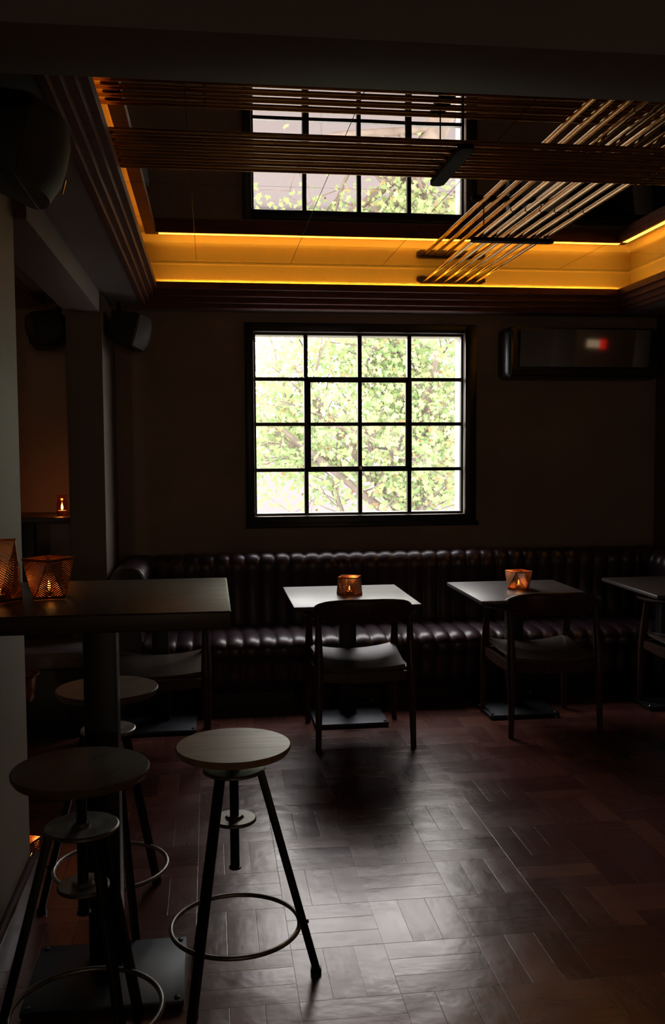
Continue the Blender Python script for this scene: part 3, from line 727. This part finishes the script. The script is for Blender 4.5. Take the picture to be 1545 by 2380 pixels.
# ------------------------------------------------------------------ pierced copper lanterns
def clip_tri(p, dr, tri):
    """segment of the line p + s*dr inside a 2d triangle"""
    lo, hi = -1e9, 1e9
    for i in range(3):
        a = tri[i]; b_ = tri[(i+1) % 3]; c_ = tri[(i+2) % 3]
        nx, ny = -(b_[1]-a[1]), b_[0]-a[0]
        if nx*(c_[0]-a[0])+ny*(c_[1]-a[1]) < 0: nx, ny = -nx, -ny
        dn = nx*dr[0]+ny*dr[1]; v = nx*(p[0]-a[0])+ny*(p[1]-a[1])
        if abs(dn) < 1e-12:
            if v < 0: return None
        else:
            s_ = -v/dn
            if dn > 0: lo = max(lo, s_)
            else: hi = min(hi, s_)
    return (lo, hi) if hi-lo > 1e-4 else None
def make_lantern(label, loc, rz, top, bot, h, power, twist=PI/4, pitch=.0085, rim=.010):
    root = thing('candle_lantern', label, 'candle holder', loc, rz)
    def sq(rad, z, a0): return [Vector((rad*math.cos(a0+k*PI/2), rad*math.sin(a0+k*PI/2), z)) for k in range(4)]
    T_ = sq(top, h, 0); B_ = sq(bot, .004, twist); m_ = MB(); th = .0011
    tris = []
    for k in range(4):
        tris.append((T_[k], T_[(k+1) % 4], B_[k])); tris.append((B_[k], B_[(k-1) % 4], T_[k]))
    for A, B, C in tris:
        e1 = (B-A).normalized(); nn = (B-A).cross(C-A).normalized(); e2 = nn.cross(e1)
        to2 = lambda P: ((P-A).dot(e1), (P-A).dot(e2)); to3 = lambda q: A+e1*q[0]+e2*q[1]
        tri = [to2(A), to2(B), to2(C)]
        base_mid = ((tri[0][0]+tri[1][0])/2, 0); apex = tri[2]
        for i in range(3):        # solid rims
            a = Vector(tri[i]); b_ = Vector(tri[(i+1) % 3]); cen = (Vector(tri[0])+Vector(tri[1])+Vector(tri[2]))/3
            wd = rim if i == 0 else .0035
            dd = (b_-a).normalized(); nr = Vector((-dd.y, dd.x));
            if nr.dot(cen-a) < 0: nr = -nr
            q = [a, b_, b_+(cen-b_).normalized()*wd*1.3, a+(cen-a).normalized()*wd*1.3]
            P3 = [to3(x) for x in q]; m_.add([p_+nn*th/2 for p_ in P3]+[p_-nn*th/2 for p_ in P3], [(0, 1, 2, 3), (7, 6, 5, 4), (0, 4, 5, 1), (1, 5, 6, 2), (2, 6, 7, 3), (3, 7, 4, 0)])
        ax = Vector((apex[0]-base_mid[0], apex[1])); L_ = ax.length; ax.normalize(); pr = Vector((-ax.y, ax.x))
        m_.bar(to3(base_mid), to3(apex), .0022, th, up=nn)
        half = [[base_mid, tri[0], apex], [base_mid, tri[1], apex]]
        for hf, sg in zip(half, (1, -1)):
            s0 = (Vector(hf[1])-Vector(base_mid)).dot(pr); sg = 1 if s0 > 0 else -1
            dr = (ax*.6+pr*sg*.8); n = int(L_*2/pitch)
            for i in range(-n, n):
                p_ = Vector(base_mid)+ax*(i+.5)*pitch
                c_ = clip_tri(p_, dr, hf)
                if c_ and c_[1]-c_[0] > .004: m_.bar(to3(p_+dr*(c_[0]+.0015)), to3(p_+dr*(c_[1]-.0015)), pitch*.66, th, up=nn)
    m_.build('pierced_shade', m_copper, root, ang=30)
    MB().loft([sq(bot*.99, 0, twist), sq(bot*.99, .003, twist)]).build('base', m_copper, root)
    MB().lathe([(.001, .004), (.019, .004), (.019, .022), (.017, .024), (.001, .0235)], 20).build('tealight', m_wax, root)
    gl = MB(); gl.lathe([(.024, .004), (.029, .05), (.030, .052), (.025, .004)], 24); gl.build('glass_cup', m_amber, root)
    MB().lathe([(.0005, .026), (.004, .031), (.0052, .038), (.0035, .047), (.0005, .058)], 12).build('flame', m_flame, root)
    l_ = bpy.data.lights.new('candle_light', 'POINT'); l_.energy = power; l_.color = (1, .45, .14); l_.shadow_soft_size = .008
    lo_ = bpy.data.objects.new('candle_light', l_); COL.objects.link(lo_); lo_.parent = root; lo_.location = (0, 0, .066)
    return root
GL = 'pierced copper candle lanterns'
make_lantern('small pierced copper lantern on the bright table under the window', (.835, 5.66, .8003), .45, .084, .080, .114, .2)['group'] = GL
make_lantern('small pierced copper lantern on the table right of the window', (1.93, 5.74, .8003), 1.05, .088, .081, .114, .3)['group'] = GL
make_lantern('pierced copper lantern, the shorter of two on the high table', (-.505, 3.03, 1.2203), .18, .080, .066, .128, .07, pitch=.0072)['group'] = GL
make_lantern('tall pierced copper lantern at the left edge of the high table', (-.645, 2.975, 1.2203), .95, .073, .068, .190, .05, pitch=.0076)['group'] = GL
make_lantern('copper lantern standing on the floor beside the pale wall end', (-.765, 3.87, 0), .4, .062, .055, .11, .15)['group'] = GL

# ------------------------------------------------------------------ next room on the left
nt = thing('high_table', 'dark high table against the back wall of the next room', 'table', (-1.25, 6.60, 0))
MB().box(-.52, .36, -.28, .32, 1.215, 1.255).build('tabletop', m_high, nt, bevel=.004)
MB().box(-.03, .07, -.05, .05, .026, 1.2145).build('column', m_blackpaint, nt, bevel=.004)
MB().box(-.24, .24, -.24, .24, .006, .026).build('base_plate', m_gunmetal, nt, bevel=.003)
jar = thing('candle_jar', 'glass candle jar glowing amber on the table in the next room', 'candle holder', (-.985, 6.50, 1.2553))
MB().lathe([(.034, 0), (.036, .004), (.036, .085), (.030, .10), (.030, .135), (.036, .14), (.033, .14), (.027, .134), (.027, .10), (.033, .085), (.033, .006), (.030, .003)], 32).build('glass', m_amber, jar)
MB().lathe([(.001, .0), (.028, .003), (.028, .035), (.001, .035)], 20).build('candle', m_wax, jar)
MB().lathe([(.0005, .038), (.006, .045), (.008, .056), (.005, .070), (.0005, .085)], 12).build('flame', m_flame, jar)
l_ = bpy.data.lights.new('candle_light', 'POINT'); l_.energy = .35; l_.color = (1, .42, .12); l_.shadow_soft_size = .008
lo_ = bpy.data.objects.new('candle_light', l_); COL.objects.link(lo_); lo_.parent = jar; lo_.location = (0, 0, .10)
ot = thing('upholstered_bench', 'low dark leather bench seat glimpsed beyond the pale wall end', 'bench', (-.98, 5.88, 0))
MB().box(-.25, .24, -.24, .24, .40, .50).build('seat_cushion', m_uphol, ot, bevel=.03, seg=4)
MB().box(-.24, .23, -.225, .225, .0, .3995).build('base', m_blackpaint, ot, bevel=.005)
bk = thing('copper_bucket', 'round copper bucket on a dark stand beside the pale wall end', 'bucket', (-.955, 4.8, 0))
MB().lathe([(.001, .44), (.060, .44), (.070, .455), (.078, .50), (.083, .56), (.098, .578), (.098, .584), (.090, .582), (.079, .562), (.074, .50), (.062, .452), (.001, .450)], 40).build('bowl', m_copper, bk)
MB().lathe([(.001, 0), (.12, 0), (.12, .012), (.02, .02), (.012, .04), (.012, .42), (.05, .439), (.001, .4395)], 28).build('stand', m_blackpaint, bk)

# ------------------------------------------------------------------ bar side on the right, seen in the air conditioner's mirror
bar = thing('bar_counter', 'dark wooden bar counter beyond the right pillar', 'counter', (5.2, 2.6, 0))
MB().box(-.3, .3, -1.6, 1.6, 0, 1.05).build('front', m_counter, bar)
MB().box(-.36, .36, -1.65, 1.65, 1.05, 1.10).build('worktop', m_high, bar, bevel=.005)
sg = thing('lit_sign', 'small lit cream and red sign over the bar', 'sign', (4.62, 2.54, 1.925), math.radians(22))
MB().box(-.12, .12, 0, .04, -.065, .065).build('panel', m_blackpaint, sg)
MB().box(-.11, .035, .041, .045, -.045, .045).build('cream_face', m_signwhite, sg)
MB().box(.035, .11, .041, .045, -.055, .055).build('red_face', m_signred, sg)

# ------------------------------------------------------------------ globe lamps added unseen behind the camera to brighten the walls
def make_fill_globe(label, loc, power):
    root = thing('fill_globe', label, 'fill lamp', loc)
    MB().ball((0, 0, 0), .11, 14).build('globe', m_fillglobe, root)
    MB().lathe([(.001, .10), (.035, .10), (.035, .15), (.006, .16), (.006, SOF-loc[2]-.002), (.001, SOF-loc[2]-.002)], 16).build('rod', m_blackpaint, root)
    return root
m_fillglobe = emit('added globe glow', (1.0, .74, .50), 62)
for x, wh in ((-2.4, 'left'), (.9, 'middle'), (4.2, 'right')):
    make_fill_globe('added fill globe behind the viewer, %s one of three' % wh, (x, -5.6, 2.05), 0)['group'] = 'added fill globes'
